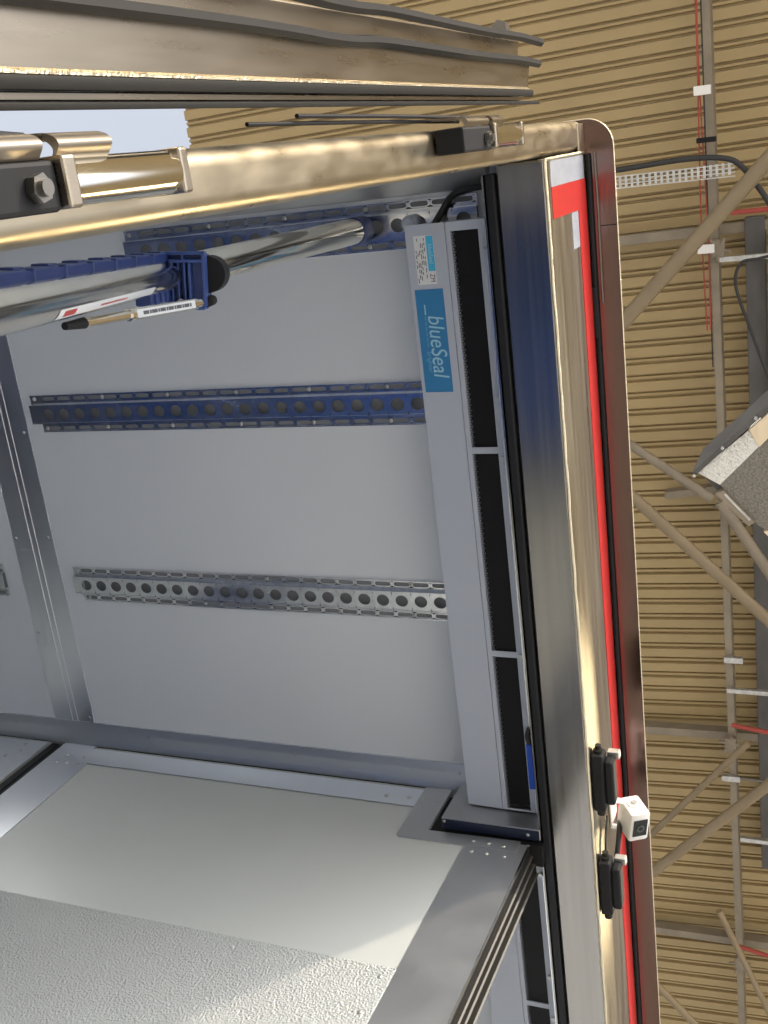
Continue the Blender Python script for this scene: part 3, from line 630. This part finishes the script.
b = MB(); b.tube([Vector((-3 + .2 * i, .852 * k68 - .005 * i * .2, 9.5)) for i in range(26)], .006, 6); lone(b, 'black_wire', M['cable'], 'thin black wire clipped along the purlin beside the red wires', 'wire', None, True)
for (x7, y7, lab) in ((-.165, .850, 'small white junction box on the upper part of the purlin'), (.72, .855, 'small white junction box below the thick diagonal tube')):
    c = P7(x7, y7, 9.45, 6.8); b = MB(); b.obox(c, Vector((1, 0, 0)), Vector((0, 1, 0)), Vector((0, 0, 1)), .035, .066, .02, .004); lone(b, 'junction_box', M['white'], lab, 'junction box', 'white junction boxes on the purlin')
b = MB(); c = P7(.105, .835, 9.45, 6.8); b.obox(c, Vector((1, 0, 0)), Vector((0, 1, 0)), Vector((0, 0, 1)), .02, .075, .03, .004); lone(b, 'cable_clamp', M['black'], 'black clamp on the purlin above the cable tray', 'clamp')
# cable tray with cables
kt = 9.0 / 6.0
ty0, ty1 = 2.1, .60 * kt; tx0, tx1 = .262 * kt, .245 * kt
tr = thing('cable_tray', 'galvanised perforated cable tray crossing beside the rounded truck corner', 'cable tray', (tx0, 1.4, 9.0))
b = MB(); n = 26
for i in range(n):
    f0 = i / n; y_ = ty0 + (ty1 - ty0) * f0; x_ = tx0 + (tx1 - tx0) * f0
    b.box(x_ - .045, x_ + .045, y_ - .014, y_ + .006, 9.0, 9.003)
for s_ in (-.045, -.015, .015, .045): b.obox(Vector(((tx0 + tx1) / 2 + s_, (ty0 + ty1) / 2, 9.0)), Vector((1, 0, 0)), Vector((0, 1, 0)), Vector((0, 0, 1)), .004, (ty0 - ty1) / 2, .008)
b.build('perforated_base', M['galv'], tr)
b = MB(); b.tube(smoothpath([(.190 * kt, 1.4 * kt, 9.0), (.190 * kt, 1.19 * kt, 9.0), (.175 * kt, .85 * kt, 9.0), (.190 * kt, .66 * kt, 9.0), (.235 * kt, .575 * kt, 9.0), (.35 * kt, .49 * kt, 9.0), (.50 * kt, .40 * kt, 9.0)], 8), .022, 10)
lone(b, 'supply_cable', M['cable'], 'thick black cable running beside the tray and dropping at the right edge', 'cable', None, True)
b = MB(); b.tube(smoothpath([P7(.78, .45, 9.3, 6.8), P7(.80, .56, 9.3, 6.8), P7(.82, .66, 9.3, 6.8), P7(.95, .69, 9.3, 6.8), P7(1.22, .61, 9.3, 6.8), P7(1.5, .516, 9.3, 6.8), P7(1.7, .45, 9.3, 6.8)], 8), .013, 10)
lone(b, 'pendant_cable', M['cable'], 'black pendant cable looping down towards the foil-faced box', 'cable', None, True)
# dark girder along the roof edge and pale panel by it
bar('dark_girder', (.58 * kP, .600 * kP, zP + .12), (5.2 * kP, .560 * kP, zP + .12), .16, .16, M['purlin_dark'], 'dark grey girder along the right edge of the view', 'girder')
bar('pale_channel', (.70 * kP, .498 * kP, zP), (1.75 * kP, .50 * kP, zP), .06, .10, M['galv'], 'pale metal channel at the right edge above the foil-faced box', 'channel')
for (x_, ya, yb, lab) in ((1.10, 1.10, .45, 'short pale strut to the right edge under the lower white junction box'), (5.085, 1.12, .45, 'thin galvanised strut just above the middle roof joint'), (6.71, 1.03, .45, 'pale strut at the right edge below the camera height')):
    bar('side_strut', (x_ * 1.0105, ya * 1.0105, 9.6), (x_ * 1.0105, yb * 1.0105, 9.6), .045, .05, M['galv'], lab, 'strut', 'pale struts from the purlin to the girder')
for (x_, ya, yb, lab) in ((4.77, 1.14, .97, 'small clamp on the purlin above the middle roof joint'), (6.04, 1.19, 1.02, 'small clamp on the purlin below the middle roof joint')):
    bar('rod_clamp', (x_ * 1.0105, ya * 1.0105, 9.605), (x_ * 1.0105, yb * 1.0105, 9.605), .06, .05, M['galv'], lab, 'clamp', 'clamps on the purlin')
rod('thin_rod', (6.09, 1.03, 9.6), (6.11, .45, 9.6), .014, M['steel_dark'], 'thin dark rod from the lower purlin clamp to the right edge', 'rod')
# high-bay lamp hanging behind, out of the view, mirrored in the header
lp = thing('high_bay_lamp', 'long warm lamp hanging from the canopy roof behind the truck', 'lamp', (6.3, -1.5, 9.7))
b = MB(); b.prism([(-1.9, 9.45), (-.9, 9.45), (-1.2, 9.75), (-1.6, 9.75)], 'x', 4.7, 8.2); b.build('lamp_shade', M['galv'], lp)
b = MB(); b.box(4.75, 8.15, -1.86, -.94, 9.435, 9.448); b.build('lamp_diffuser', mat('lit_diffuser', (.9, .85, .7), .5, emit=((1, .80, .48), 16)), lp)
for x_ in (5.0, 7.9):
    b = MB(); b.tube([(x_, -1.4, 9.75), (x_, -1.4, 10.1)], .01, 8); b.build('hanger_rod', M['galv'], lp, True)
# foil-faced box hanging above
hb = thing('foil_faced_box', 'grey lagged box with crinkled foil face and pale timber edging hanging from the roof', 'heater box', (1.3, .35, 4.2))
U = lambda x, y, z=4.0: Vector((x, y, z))
def slab(nm, P, m, h, z0=4.0):
    b = MB(); b.prism([(p[0], p[1]) for p in P], 'z', z0, z0 + h); return b.build(nm, m, hb)
slab('foil_face', [(1.240, .558), (1.080, .372), (1.142, .338), (1.288, .477)], M['foil'], .30)
slab('lagging', [(1.288, .477), (1.142, .338), (1.05, .20), (1.52, .10), (1.475, .300), (1.445, .345)], M['felt'], .30, 4.001)
slab('edge_rail', [(1.236, .575), (.955, .275), (.965, .262), (1.246, .560)], M['purlin_dark'], .32, 3.99)
slab('timber_frame', [(1.078, .370), (1.000, .285), (1.045, .245), (1.142, .336)], M['timber'], .02, 3.995)
slab('side_plate', [(1.242, .556), (1.288, .478), (1.340, .445), (1.318, .492)], M['purlin_dark'], .26, 4.03)
slab('vent_channel', [(1.318, .492), (1.308, .462), (1.430, .355), (1.448, .378)], M['purlin'], .04, 3.99)
slab('vent_slot', [(1.322, .462), (1.318, .456), (1.418, .368), (1.424, .374)], M['galv'], .01, 3.985)
slab('timber_block', [(1.472, .325), (1.455, .285), (1.54, .22), (1.55, .25)], M['timber'], .05, 4.0)
for q in ((1.246, .566), (1.14, .462), (1.03, .345)):
    b = MB(); b.tube([(q[0], q[1], 3.99), (q[0], q[1], 3.975)], .006, 10); b.build('bolt', M['galv'], hb, True)
for q in ((1.12, .30), (1.40, .25)):
    b = MB(); b.tube([(q[0], q[1], 4.29), (q[0], q[1], 9.7)], .006, 8); b.build('hanger_rod', M['galv'], hb, True)
